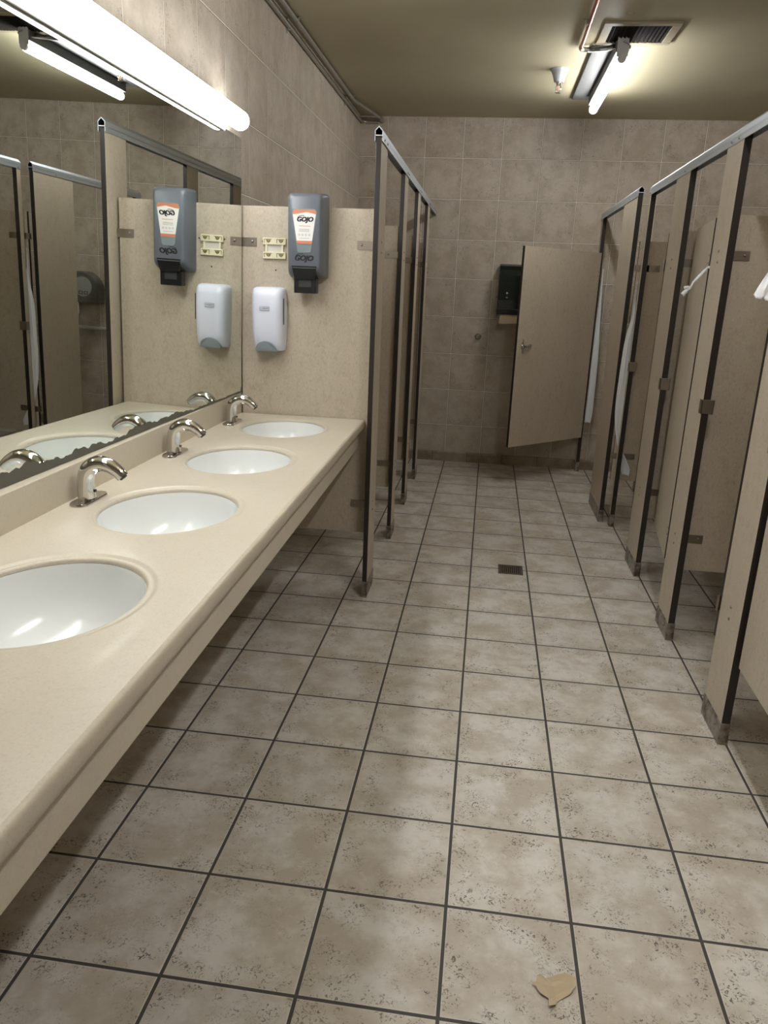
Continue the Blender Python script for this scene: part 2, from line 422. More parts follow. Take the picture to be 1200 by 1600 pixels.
# ------------------------------------------------------------ mirror
MY0, MY1, MZ0, MZ1 = -.30, 1.935, .9635, 2.057
mt = thing('mirror', 'wide frameless wall mirror over the sink counter, blackened along its lower edge', 'mirror', (XW, (MY0+MY1)/2, MZ0))
# the glass leans out about one degree at the top
def mface(y, z, o=0): return .0035 + .017*z + .003*(y+.9) + o
L2_ = (MY1-MY0)/2; hh = MZ1-MZ0
b = bmn(); box(b, .0003, .01, -L2_, L2_, 0, hh)
for v_ in b.verts:
    if v_.co.x > .005: v_.co.x = mface(v_.co.y, v_.co.z)
mesh('glass', b, M['mirror'], mt)
b = bmn()
ys = []; y = -L2_
hgt = 0.03
up = []
random.seed(11)
while y < L2_-.012:
    fade = max(.15, min(1, (L2_-y)/1.6+.1))
    w_ = .021+.008*math.sin(y*7.3)+.006*math.sin(y*19+1)+.004*math.sin(y*53+2)+.003*math.sin(y*131)+random.uniform(-.0018, .0018)
    up.append((y, .003+max(.006, w_)*fade))
    y += random.uniform(.004, .012)
up.append((L2_-.010, .016)); up.append((L2_-.004, .026)); up.append((L2_, .028))
lowp = [(L2_, 0), (-L2_, 0)]
vsA = [b.verts.new((mface(y_, z_, .0005), y_, max(z_, .004))) for y_, z_ in up]; vsB = [b.verts.new((mface(y_, 0, .0005), y_, 0)) for y_, _ in up]
vsC = [b.verts.new((mface(y_, z_), y_, max(z_, .004))) for y_, z_ in up]
for i in range(len(up)-1):
    b.faces.new((vsA[i], vsB[i], vsB[i+1], vsA[i+1])); b.faces.new((vsC[i], vsA[i], vsA[i+1], vsC[i+1]))
mesh('desilvered_edge', b, M['rust'], mt, recalc=False)

# ------------------------------------------------------------ counter (turned about one degree to the tile grid, as in the photo)
CA = .0165
def cxy(lx, ly): return (lx - CA*ly, ly)       # counter frame to room
CR = Matrix.Rotation(CA, 4, 'Z')
ctop = thing('sink_counter', 'long beige stone sink counter with four oval basins cut in it', 'counter', (0, 0, 0), CA)
CX0, CX1, CY0, CY1 = -.199, .400, -1.75, 1.955
SINKS = [(.086, 1.65), (.088, 1.005), (.088, .362), (.090, -.262)]
SA, SB = .180, .218
b = bmn()
ZT = .864
def ring_pts(cx, cy, x0, x1, y0, y1, n=64):
    """points on the rectangle round the basin and on the ellipse, paired by angle"""
    out = []; corners = [math.atan2(y-cy, x-cx) % (2*PI) for x in (x0, x1) for y in (y0, y1)]
    angs = [2*PI*i/n for i in range(n)]
    for c_ in corners:
        k = min(range(n), key=lambda i: abs((angs[i]-c_+PI) % (2*PI)-PI)); angs[k] = c_
    for a in angs:
        ca, sa = math.cos(a), math.sin(a); tt = 1e9
        if ca > 1e-9: tt = min(tt, (x1-cx)/ca)
        if ca < -1e-9: tt = min(tt, (x0-cx)/ca)
        if sa > 1e-9: tt = min(tt, (y1-cy)/sa)
        if sa < -1e-9: tt = min(tt, (y0-cy)/sa)
        out.append((a, cx+ca*tt, cy+sa*tt))
    return out
def ell(cx, cy, a_, b_, ang):
    r = 1/math.sqrt((math.cos(ang)/a_)**2+(math.sin(ang)/b_)**2)
    return cx+r*math.cos(ang), cy+r*math.sin(ang)
XE0, XE1 = CX0, CX1-.010
bounds = [CY1-.006] + [(SINKS[i][1]+SINKS[i+1][1])/2 for i in range(3)] + [-.585]
for k, (sx, sy) in enumerate(SINKS):
    rp = ring_pts(sx, sy, XE0, XE1, bounds[k+1], bounds[k])
    n = len(rp)
    prof = [(.027, 0), (.022, -.0006), (.017, -.0035), (.010, -.0045), (.006, -.0035), (.002, -.006), (0, -.010), (0, -.0145)]
    prev = [b.verts.new((x, y, ZT)) for _, x, y in rp]
    for off, dz in prof:
        cur = []
        for a, _, _ in rp:
            x, y = ell(sx, sy, SA+off, SB+off, a); cur.append(b.verts.new((x, y, ZT+dz)))
        for i in range(n):
            f = b.faces.new((prev[i], prev[(i+1) % n], cur[(i+1) % n], cur[i])); f.smooth = off < .03
        prev = cur
v = [b.verts.new(p) for p in ((XE0, CY0, ZT), (XE1, CY0, ZT), (XE1, -.585, ZT), (XE0, -.585, ZT))]; b.faces.new(v)
v = [b.verts.new(p) for p in ((XE0, CY1-.006, ZT), (XE1, CY1-.006, ZT), (XE1, CY1, ZT), (XE0, CY1, ZT))]; b.faces.new(v)
# rounded nose
nose = [(XE1, ZT), (CX1-.005, ZT-.0018), (CX1-.001, ZT-.006), (CX1, ZT-.012), (CX1, ZT-.034), (CX1-.003, ZT-.040), (CX1-.010, ZT-.043), (CX0, ZT-.043)]
A = [b.verts.new((x, CY0, z)) for x, z in nose]; B = [b.verts.new((x, CY1, z)) for x, z in nose]
for i in range(len(nose)-1):
    f = b.faces.new((A[i], A[i+1], B[i+1], B[i])) if i < len(nose)-2 else None
    if f: f.smooth = True
for S_, yy in ((A, CY0), (B, CY1)):
    vv = b.verts.new((CX0, yy, ZT)); b.faces.new([vv]+S_[:])
bmesh.ops.remove_doubles(b, verts=b.verts[:], dist=.00005)
o = mesh('countertop', b, M['counter'], ctop)
o.data.set_sharp_from_angle(angle=math.radians(50))
b = bmn(); box(b, .354, .376, CY0, CY1-.035, .733, ZT-.043); mesh('apron', b, M['counter'], ctop, bevel=.002)
b = bmn(); prism(b, [(CX0-.045, ZT-.04), (CX0+.001, ZT-.04), (CX0+.001, .959), (CX0-.002, .962), (CX0-.045, .962)], 'y', CY0, CY1)
# keep the splash inside the wall line: trim its back to the wall plane
for vtx in b.verts:
    if vtx.co.x < CX0-.02: vtx.co.x = XW+.0005+CA*vtx.co.y
mesh('backsplash', b, M['counter'], ctop)
ctop.rotation_euler = (0, 0, 0)          # the slight turn is carried by the meshes themselves
for ch in ctop.children: ch.data.transform(CR)

names = [('oval white basin farthest from the camera, next to the end panel', ), ('second oval white basin from the end panel, with a short hair in it', ), ('oval white basin in front of the nearest chrome faucet', ), ('large oval white basin cut off by the left edge of the photo', )]
for (lx, ly), (lab,) in zip(SINKS, names):
    x, y = cxy(lx, ly)
    t = thing('washbasin', lab, 'sink', (x, y, 0), CA, group='oval washbasins')
    b = bmn(); n = 56; rings = []
    for s, z in ((1.045, .8485), (1.02, .849), (1.0, .8485), (.985, .838), (.96, .81), (.90, .772), (.78, .735), (.60, .711), (.36, .698), (.12, .693)):
        rings.append([(SA*s*math.cos(2*PI*i/n), SB*s*math.sin(2*PI*i/n), z) for i in range(n)])
    loft(b, rings, cap=False)
    out = [[(x_*1.0+.006*(x_/max(abs(x_), 1e-6)) if abs(x_) > 1e-6 else x_, y_, z_-.008) for x_, y_, z_ in r] for r in rings]
    rr2 = []
    for s, z in ((1.045, .8485), (1.045, .838), (1.005, .82), (.96, .76), (.84, .715), (.60, .692), (.2, .680)):
        rr2.append([(SA*s*math.cos(2*PI*i/n), SB*s*math.sin(2*PI*i/n), z) for i in range(n)])
    loft(b, rr2, cap=False); b.faces.new([v_ for v_ in b.verts[-n:]])
    bmesh.ops.remove_doubles(b, verts=b.verts[:], dist=.0002)
    mesh('bowl', b, M['porcelain'], t, smooth=True)
    b = bmn(); cyl(b, (0, 0, .690), (0, 0, .697), .024, .021, 24); cyl(b, (0, 0, .697), (0, 0, .702), .013, .010, 20)
    mesh('drain', b, M['chrome'], t, smooth=True)
    b = bmn(); cyl(b, (.1605, 0, .788), (.166, 0, .791), .009, n=16); mesh('overflow_hole', b, M['hole'], t)
b = bmn(); tube(b, spline([(0, 0, 0), (.004, .016, .0008), (-.001, .032, .0)], 6), .0006, 5)
hx, hy = cxy(SINKS[1][0]-.10, SINKS[1][1]-.02)
hairo = mesh('hair_strand', b, M['ink'], None); hairo.location = (hx, hy, .7605); hairo.rotation_euler = (0.0, .9, 0)
prop(hairo, 'short dark hair lying in the second basin from the end panel', 'hair')

# faucets
def faucet(ly, lab):
    x, y = cxy(-.150, ly)
    t = thing('faucet', lab, 'faucet', (x, y, ZT), CA, group='chrome sensor faucets')
    b = bmn()
    def oval(s, z): return [(s*.0265*math.cos(a), (.052 if math.sin(a) > 0 else -.052)*1.0 + s*.0265*math.sin(a), z) for a in [2*PI*i/40+1e-4 for i in range(40)]]
    loft(b, [oval(1, 0), oval(1, .005), oval(.92, .0085), oval(.6, .009)])
    mesh('base_plate', b, M['chrome'], t, smooth=True)
    b = bmn()
    pts = spline([(-.004, 0, .008), (-.006, 0, .040), (-.002, 0, .075), (.012, 0, .096), (.038, 0, .108), (.068, 0, .103), (.092, 0, .087), (.104, 0, .074)], 6)
    n_ = len(pts); rad = []
    for i in range(n_):
        u = i/(n_-1); r_ = .0265*(1-u)+.0170*u + .004*max(0, 1-abs(u-.55)*3)*.4
        rad.append((r_*.95, r_))
    tube(b, pts, rad, 24); mesh('spout', b, M['chrome'], t, smooth=True)
    d = Vector((.012, 0, -.014)).normalized(); p = Vector((.104, 0, .074))
    b = bmn(); cyl(b, p-d*.002, p+d*.004, .0115, .0105, 18); mesh('aerator', b, M['dkgrey'], t, smooth=True)
    b = bmn(); cyl(b, (.021, 0, .030), (.0225, 0, .030), .0045, n=14); mesh('sensor_window', b, M['black'], t)
    b = bmn(); cyl(b, (.0, -.040, .008), (.0, -.040, .0105), .004, n=12); mesh('screw', b, M['steel'], t)
faucet(1.668, 'chrome gooseneck faucet nearest the end panel')
faucet(1.005, 'chrome faucet in the middle of the three faucets in view')
faucet(.372, 'chrome faucet nearest the camera, at the left of the photo')

# ------------------------------------------------------------ lamp over the mirror
vt = thing('vanity_light', 'long glowing fluorescent light mounted on the wall above the mirror', 'lamp', (XW, 0, 0))
b = bmn(); box(b, .0275, .036, -.64, 1.705, 2.043, 2.146); box(b, .0275, .066, -.64, 1.705, 2.1395, 2.146); mesh('housing', b, M['housing'], vt, bevel=.004)  # second box: hood added above the tube to keep its light off the wall
b = bmn(); vy0, vy1 = -.64, 1.80; cx_, cz_, r_ = .076, 2.095, .038
rings = []
for yy, s in ((vy0, .3), (vy0+.006, .75), (vy0+.02, 1), (vy1-.03, 1), (vy1-.014, .9), (vy1-.004, .62), (vy1, .25)):
    rings.append([(cx_+r_*s*math.cos(2*PI*i/20), yy, cz_+r_*s*math.sin(2*PI*i/20)) for i in range(20)])
loft(b, rings); mesh('diffuser', b, M['lamp_v'], vt, smooth=True)
b = bmn()
for yy in (-.5, .1, .8, 1.55): box(b, .0355, .042, yy-.02, yy+.02, 2.085, 2.105)
mesh('clip', b, M['housing'], vt)

# ------------------------------------------------------------ ceiling lamp, conduit, vent, sprinkler
def ceiling_lamp(lab, oy, glow):
    t = thing('ceiling_light', lab, 'lamp', (1.50, 3.72+oy, H), group='ceiling tube lights')
    b = bmn(); box(b, -.135, .065, -.46, .71, -.016, -.001); mesh('mounting_pan', b, M['pan'], t, bevel=.003)
    b = bmn(); box(b, -.030, .034, -.610, .60, -.074, -.0165); mesh('channel', b, M['pan'], t, bevel=.003)
    b = bmn(); r = .027; rings = []
    for yy, s in ((-.60, .5), (-.597, 1), (.57, 1), (.59, .85), (.60, .5)):
        rings.append([(.004+r*s*math.cos(2*PI*i/20), yy, -.104+r*s*math.sin(2*PI*i/20)) for i in range(20)])
    loft(b, rings); mesh('tube', b, glow, t, smooth=True)
    b = bmn(); box(b, -.026, .032, -.618, -.610, -.096, -.002); cyl(b, (.004, -.620, -.104), (.004, -.602, -.104), .0235, n=24)
    mesh('end_socket', b, M['paint_white'], t, bevel=.001)
    return t
ceiling_lamp('glowing ceiling tube light in front of the back wall', 0, M['lamp_c'])
ceiling_lamp('ceiling tube light over the near end of the aisle, outside the view', -3.7, M['lamp_n'])

t = thing('copper_conduit', 'copper coloured conduit running along the ceiling to the tube light', 'pipe', (1.292, 0, H))
b = bmn(); tube(b, [(-.01, -.9, -.018), (-.005, 1.2, -.018), (.006, 3.22, -.018)], .0095, 14); mesh('pipe', b, M['copper'], t, smooth=True)
b = bmn(); tube(b, spline([(.006, 3.22, -.018), (.008, 3.255, -.018), (.022, 3.272, -.018), (.05, 3.268, -.020)], 5), .0125, 14); mesh('elbow', b, M['galv'], t, smooth=True)
b = bmn(); P = spline([(.05, 3.268, -.020), (.10, 3.235, -.026), (.15, 3.20, -.030), (.175, 3.165, -.034)], 22)
tube(b, P, [.0135 if i % 2 else .0105 for i in range(len(P))], 12); mesh('flexible_conduit', b, M['flex'], t)
for yy in (2.83, .9):
    b = bmn(); prism(b, [(-.030, 0), (-.030, -.003), (-.012, -.003), (-.012, -.026), (.014, -.026), (.014, -.003), (.022, -.003), (.022, 0)], 'y', yy, yy+.018)
    mesh('strap', b, M['galv'], t)
b = bmn(); tube(b, spline([(1.36, 3.255, H-.03), (1.43, 3.18, H-.045), (1.49, 3.12, H-.050), (1.535, 3.105, H-.042), (1.50, 3.095, H-.028)], 8), .0035, 8)
o = mesh('lamp_wire', b, M['galv'], None, smooth=True); prop(o, 'loose grey wire looped beside the end of the ceiling tube light', 'wire')

t = thing('ceiling_vent', 'rectangular ceiling air vent with dark diagonal louvres', 'vent', (1.5625, 3.045, H))
b = bmn(); X, Y = .190, .175; x_, y_ = .147, .135
for (a0, a1, b0, b1) in ((-X, X, -Y, -y_), (-X, X, y_, Y), (-X, -x_, -y_, y_), (x_, X, -y_, y_)): box(b, a0, a1, b0, b1, -.012, -.001)
mesh('frame', b, M['vent'], t, bevel=.002)
b = bmn(); box(b, -x_, x_, -y_, y_, -.003, -.001); mesh('duct_opening', b, M['void'], t)
b = bmn(); nb = 15
for i in range(nb):
    xx = -x_+(i+.5)*2*x_/nb
    box(b, -.0065, .0065, -y_, y_, -.0008, .0008, M4=Matrix.Translation((xx, 0, -.008)) @ Matrix.Rotation(.55, 4, 'Y'))
mesh('louvres', b, M['vent_dk'], t)

t = thing('sprinkler_head', 'chrome fire sprinkler hanging from the ceiling left of the tube light', 'sprinkler', (1.225, 3.735, H))
b = bmn(); n = 28; loft(b, [[(r*math.cos(2*PI*i/n), r*math.sin(2*PI*i/n), z) for i in range(n)] for r, z in ((.056, -.001), (.056, -.006), (.047, -.018), (.033, -.055), (.029, -.070), (.020, -.072))]); mesh('escutcheon', b, M['alu'], t, smooth=True)
b = bmn(); cyl(b, (0, 0, -.071), (0, 0, -.088), .014, n=16)
for s in (-1, 1): tube(b, [(s*.012, 0, -.086), (s*.015, 0, -.105), (s*.006, 0, -.124), (0, 0, -.127)], .0028, 8)
mesh('frame_arms', b, M['chrome'], t, smooth=True)
b = bmn(); cyl(b, (0, 0, -.088), (0, 0, -.122), .0035, n=10); mesh('glass_bulb', b, M['orange'], t, smooth=True)
b = bmn(); cyl(b, (0, 0, -.126), (0, 0, -.129), .017, n=20); mesh('deflector', b, M['chrome'], t, smooth=True)

b = bmn(); cyl(b, (1.475, 2.755, H-.001), (1.475, 2.755, H-.006), .022, .014, 20)
prop(mesh('ceiling_plug', b, M['ceiling'], None, smooth=True), 'small painted round plug on the ceiling just in front of the air vent', 'cover')

# conduits in the corner of left wall and ceiling
t = thing('upper_conduit', 'galvanised conduit along the top of the left wall that bends across to the back wall', 'pipe', (XW, 0, H))
P = [(.052, -2.6, -.020), (.052, 4.40, -.020)] + spline([(.052, 4.44, -.020), (.060, 4.52, -.020), (.085, 4.62, -.022), (.168, 5.04, -.026)], 6)
b = bmn(); tube(b, P, .0115, 14); mesh('pipe', b, M['galv'], t, smooth=True)
b = bmn(); cyl(b, (.168, 5.035, -.026), (.176, 5.088, -.034), .017, n=16); cyl(b, (.176, 5.084, -.034), (.176, 5.098, -.036), .022, n=6); mesh('wall_connector', b, M['galv'], t, smooth=True)
t2 = thing('lower_conduit', 'second galvanised conduit just below the first, ending in the back corner', 'pipe', (XW, 0, H))
b = bmn(); tube(b, [(.014, -2.6, -.046), (.014, 4.95, -.046)] + spline([(.014, 4.99, -.046), (.018, 5.05, -.046), (.032, 5.08, -.047), (.07, 5.092, -.048), (.158, 5.092, -.050)], 5), .010, 14); mesh('pipe', b, M['galv'], t2, smooth=True)
for yy in (2.78, 4.40, 1.2):
    b = bmn(); box(b, .0, .004, yy, yy+.02, -.075, -.0); box(b, .0, .072, yy, yy+.02, -.0075, -.0035); box(b, .060, .066, yy, yy+.02, -.036, -.004); box(b, .004, .028, yy, yy+.02, -.062, -.058)
    mesh('strap', b, M['galv'], t)

# ------------------------------------------------------------ lettering helper
def text_bm(s, size, bold=0.0, shear=0.0, depth=.0004, aspect=1.0):
    cu = bpy.data.curves.new('lettering', 'FONT'); cu.body = s; cu.size = size; cu.offset = bold; cu.shear = shear
    cu.extrude = depth; cu.align_x = 'CENTER'; cu.align_y = 'CENTER'; cu.resolution_u = 4
    o = bpy.data.objects.new('lettering', cu); COL.objects.link(o)
    dg = bpy.context.evaluated_depsgraph_get(); me = bpy.data.meshes.new_from_object(o.evaluated_get(dg))
    b = bmn(); b.from_mesh(me); bpy.data.objects.remove(o); bpy.data.curves.remove(cu); bpy.data.meshes.remove(me)
    for v_ in b.verts: v_.co.x *= aspect
    return b
def front(bm, x, y, z):        # text facing -y
    bmesh.ops.transform(bm, matrix=Matrix.Translation((x, y, z)) @ Matrix.Rotation(PI/2, 4, 'X'), verts=bm.verts[:]); return bm
def gojo_mark(name, size, x, y, z, parent, mat):
    b = bmn()
    for dx in (-1, -.5, 0, .5, 1):
        for dz in (-1, 0, 1):
            tb = text_bm('GOJO', size, 0, .25, .0004, 1.04); front(tb, x+dx*size*.06, y+.00004*(dx*3+dz), z+dz*size*.028)
            tm = bpy.data.meshes.new('tmp'); tb.to_mesh(tm); tb.free(); b.from_mesh(tm); bpy.data.meshes.remove(tm)
    # the swoosh over the G
    P = spline([(x-size*1.22, y, z+size*.18), (x-size*.95, y, z+size*.50), (x-size*.45, y, z+size*.62), (x-size*.05, y, z+size*.58)], 6)
    for p0, p1 in zip(P, P[1:]):
        cyl(b, p0, p1, size*.045, n=6)
    return mesh(name, b, mat, parent)

PY = 1.965            # near face of the end panel
# ------------------------------------------------------------ grey dispenser
t = thing('soap_dispenser', 'large blue-grey soap dispenser with a white and orange label, mounted high on the end panel', 'soap dispenser', (.096, PY, 1.49), group='soap dispensers')
b = bmn(); rings = []
for y, hx, z0, z1, r in ((-.001, .085, 0.0, .352, .012), (-.030, .085, 0.0, .352, .014), (-.070, .081, .010, .349, .016), (-.095, .076, .022, .345, .018), (-.108, .070, .034, .337, .018), (-.113, .063, .042, .328, .016)):
    rings.append([(x, y, z) for x, z in rrect(0, (z0+z1)/2, hx, (z1-z0)/2, r, 5)])
loft(b, rings); mesh('housing', b, M['gojo'], t, smooth=True)
b = bmn(); prism(b, [(-.056, .050), (.056, .050), (.044, -.004), (-.044, -.004)], 'y', -.1135, -.030)
for v_ in b.verts:
    if v_.co.z < .03 and v_.co.y < -.1: v_.co.y += .010
    if v_.co.z > .03 and v_.co.y < -.1: v_.co.y -= .0006
mesh('pump_recess', b, M['black'], t)
b = bmn(); prism(b, rrect(0, -.030, .050, .034, .004, 3), 'y', -.090, -.045); mesh('push_bar', b, M['black'], t, bevel=.001)
b = bmn(); prism(b, rrect(0, -.018, .028, .020, .003, 3), 'y', -.0925, -.090); mesh('push_pad', b, M['dkgrey'], t)
b = bmn(); cyl(b, (-.024, -.100, .010), (-.024, -.100, .022), .005, .0015, 12); mesh('nozzle', b, M['lens_grey'], t, smooth=True)
yl = -.1132
b = bmn(); prism(b, [(-.054, .268), (-.050, .280), (-.040, .283), (.044, .283), (.053, .278), (.056, .268), (.030, .112), (.024, .106), (-.024, .106), (-.030, .112)], 'y', yl-.0012, yl+.001); mesh('window', b, M['gojo_lt'], t)
b = bmn(); prism(b, [(-.051, .262), (-.046, .279), (.046, .279), (.051, .268), (.033, .142), (-.031, .142)], 'y', yl-.0022, yl-.0012); lab = mesh('label', b, M['label'], t)
b = bmn(); prism(b, [(-.051, .260), (-.046, .280), (.046, .280), (.0515, .268), (.050, .262), (.010, .270), (-.030, .262)], 'y', yl-.0027, yl-.0022)
prism(b, [(-.0335, .154), (.0345, .154), (.033, .141), (-.031, .141)], 'y', yl-.0027, yl-.0022); mesh('orange_band', b, M['orange'], lab)
gojo_mark('label_lettering', .026, .002, yl-.0026, .240, lab, M['ink'])
b = bmn()
for (w_, z, x) in ((.050, .214, .002),): box(b, x-w_/2, x+w_/2, yl-.0026, yl-.0022, z-.0012, z+.0012)
mesh('red_line', b, M['ink_red'], lab)
b = bmn()
for (w_, z, x) in ((.044, .201, 0), (.048, .197, .001), (.046, .192, 0), (.044, .164, 0)):
    xx = x-w_/2
    while xx < x+w_/2:
        l = random.uniform(.003, .008); box(b, xx, min(xx+l, x+w_/2), yl-.0026, yl-.0022, z-.0009, z+.0009); xx += l+.0015
for i in range(4):
    cx_ = -.022+i*.015; n = 14
    ro, ri = .0042, .0026
    for k in range(n):
        a0, a1 = 2*PI*k/n, 2*PI*(k+1)/n
        vv = [b.verts.new((cx_+rr_*math.cos(a), yl-.0026, .178+rr_*math.sin(a))) for a, rr_ in ((a0, ri), (a0, ro), (a1, ro), (a1, ri))]; b.faces.new(vv)
mesh('fine_print', b, M['ink_grey'], lab)
gojo_mark('logo', .030, -.002, -.1135, .082, t, M['ink'])

# ------------------------------------------------------------ white dispenser
t = thing('soap_dispenser', 'small white soap dispenser with grey push pad, low on the panel beside the mirror', 'soap dispenser', (-.084, PY, 1.165), group='soap dispensers')
b = bmn(); rings = []; n = 40
zs = [(0.000, .060, .030), (.002, .066, .060), (.02, .070, .078), (.06, .073, .088), (.12, .075, .094), (.19, .076, .096), (.24, .0755, .094), (.262, .074, .088), (.274, .070, .076), (.280, .060, .055), (.281, .045, .040)]
for z, hx, dp in zs:
    ring = []
    for i in range(n):
        a = PI + PI*i/(n-1); c_, s_ = math.cos(a), math.sin(a)
        ring.append((hx*math.copysign(abs(c_)**.45, c_), -dp*abs(s_)**.55, z))
    rings.append(ring)
loft(b, rings); mesh('housing', b, M['white'], t, smooth=True)
b = bmn()
arch = [(-.052, -.002)] + [(-.003-.049*math.cos(PI*k/18), .002+.043*math.sin(PI*k/18)) for k in range(19)] + [(.046, -.002)]
prism(b, arch, 'y', -.0925, -.045)
for v_ in b.verts:
    if v_.co.y < -.08: v_.co.y += .014*max(0, (.03-v_.co.z)/.03)
mesh('push_pad', b, M['lens_grey'], t, bevel=.002)
b = bmn(); box(b, .0745, .0768, -.064, -.056, .120, .235); mesh('level_window', b, M['dkgrey'], t, bevel=.001)
b = bmn()
yb = -.0972
for (a0, a1, z0, z1) in ((-.026, .018, .196, .1968), (-.026, .018, .1790, .1812), (-.026, -.0252, .179, .1968), (.0172, .018, .179, .1968)): box(b, a0, a1, yb-.0008, yb+.002, z0, z1)
mesh('badge_outline', b, M['ink_grey'], t)
b = bmn(); xx = -.020
for k in range(11):
    h_ = random.uniform(.0012, .0024)+(.003 if k in (4,) else 0); box(b, xx, xx+.0021, yb-.0008, yb+.002, .1885-h_/2, .1885+h_); xx += .0031
mesh('badge_lettering', b, M['ink_grey'], t)

# ------------------------------------------------------------ ivory mounting bracket left from a removed dispenser
t = thing('mounting_bracket', 'empty ivory plastic mounting bracket left of the blue-grey soap dispenser', 'bracket', (-.066, PY, 1.613))
b = bmn()
for s in (-1, 1): box(b, -.0525, .0525, -.012, -.001, s*.030-.0145, s*.030+.0145)
for s in (-1, 1): box(b, s*.037-.005, s*.037+.005, -.010, -.001, -.020, .020)
mesh('frame', b, M['ivory'], t, bevel=.0015)
b = bmn(); box(b, -.032, .032, -.004, -.001, -.0155, .0155); mesh('adhesive_pad', b, M['offwhite'], t)
b = bmn()
for sx in (-1, 1):
    for sz in (-1, 1):
        cx_, cz_ = sx*.029, sz*.030+.001
        box(b, cx_-.018, cx_+.018, -.0128, -.012, cz_+.006, cz_+.0085); box(b, cx_-.018, cx_-.015, -.0128, -.012, cz_-.009, cz_+.008)
        prism(b, [(cx_-.009, cz_+.005), (cx_+.014, cz_+.005), (cx_+.011, cz_-.003), (cx_+.004, cz_-.008), (cx_-.004, cz_-.005)], 'y', -.0128, -.012)
mesh('clip_slots', b, M['ivory_dk'], t)
b = bmn()
for sx in (-1, 1):
    for sz in (-1, 1): cyl(b, (sx*.029+.003, -.0128, sz*.030), (sx*.029+.003, -.0150, sz*.030), .0035, n=10)
mesh('screws', b, M['steel'], t)

# ------------------------------------------------------------ back wall things
t = thing('paper_towel_dispenser', 'dark green-black paper towel dispenser on the back wall, half hidden by the open door', 'paper towel dispenser', (1.115, YB, 1.30))
b = bmn(); prof = [(0, 0), (-.17, 0), (-.185, .02), (-.195, .10), (-.20, .22), (-.20, .29), (-.190, .335), (-.165, .365), (-.12, .380), (0, .384)]
prism(b, prof, 'x', -.148, .148); mesh('cover', b, M['green'], t, bevel=.006)
b = bmn(); box(b, -.150, .150, -.205, -.001, -.012, .035); mesh('lower_tray', b, M['black'], t, bevel=.004)
b = bmn(); box(b, -.120, .100, -.196, -.194, -.078, -.010)
for v_ in b.verts:
    if v_.co.z < -.05 and v_.co.x < 0: v_.co.z -= .010
mesh('paper_sheet', b, M['kraft'], t)
b = bmn(); cyl(b, (-.075, -.199, .155), (-.075, -.2035, .155), .0085, n=16); box(b, -.082, -.068, -.2035, -.196, .118, .126); mesh('lock', b, M['ink_grey'], t)

t = thing('coat_hook', 'small chrome coat hook screwed to the back wall left of the open door', 'hook', (.828, YB, 1.092))
b = bmn(); cyl(b, (0, 0, 0), (0, -.006, 0), .027, .021, 20); mesh('backplate', b, M['steel'], t, smooth=True)
b = bmn(); cyl(b, (0, -.006, 0), (0, -.030, .003), .009, n=12); tube(b, [(0, -.028, .002), (-.004, -.050, -.002), (-.006, -.058, .012)], [.006, .005, .007], 10)
for s in (-1, 1): tube(b, [(0, -.028, 0), (s*.014, -.036, .010), (s*.020, -.042, .020)], [.005, .004, .006], 10)
mesh('prongs', b, M['chrome'], t, smooth=True)

t = thing('toilet_paper_dispenser', 'round smoky toilet paper dispenser in the large stall, seen in the mirror', 'toilet paper dispenser', (2.25, YB, 1.27))
b = bmn(); prof = [(-.150, -.125)] + [(-.155*math.cos(a)*1.0, .155*math.sin(a)-.01) for a in [PI*i/20 for i in range(21)]] + [(.150, -.125)]
prism(b, prof, 'y', -.125, -.001); mesh('cover', b, M['smoke'], t, bevel=.012)
b = bmn(); cyl(b, (-.01, -.128, .015), (-.01, -.1255, .015), .085, n=32); mesh('roll', b, M['smoke_lt'], t)
b = bmn()
for (x0, z0) in ((-.010, -.050), (-.058, -.050)):
    box(b, x0, x0+.036, -.130, -.1255, z0, z0+.004); box(b, x0, x0+.036, -.130, -.1255, z0+.022, z0+.026)
    box(b, x0, x0+.004, -.130, -.1255, z0, z0+.026); box(b, x0+.032, x0+.036, -.130, -.1255, z0, z0+.026)
mesh('emblem', b, M['black'], t)
b = bmn(); box(b, .04, .06, -.115, -.112, -.22, -.12); mesh('hanging_tissue', b, M['tissue'], t)

t = thing('grab_bar', 'steel grab bar on the back wall below the toilet paper dispenser, seen in the mirror', 'grab bar', (2.45, YB, .925))
b = bmn(); tube(b, spline([(-.45, -.002, 0), (-.448, -.030, 0), (-.43, -.045, 0), (-.39, -.05, 0)], 5)+[(.39, -.05, 0)]+spline([(.39, -.05, 0), (.43, -.045, 0), (.448, -.030, 0), (.45, -.002, 0)], 5)[1:], .016, 16); mesh('bar', b, M['alu'], t, smooth=True)
for s in (-1, 1):
    b = bmn(); cyl(b, (s*.45, -.001, 0), (s*.45, -.006, 0), .038, n=20); mesh('flange', b, M['alu'], t, smooth=True)

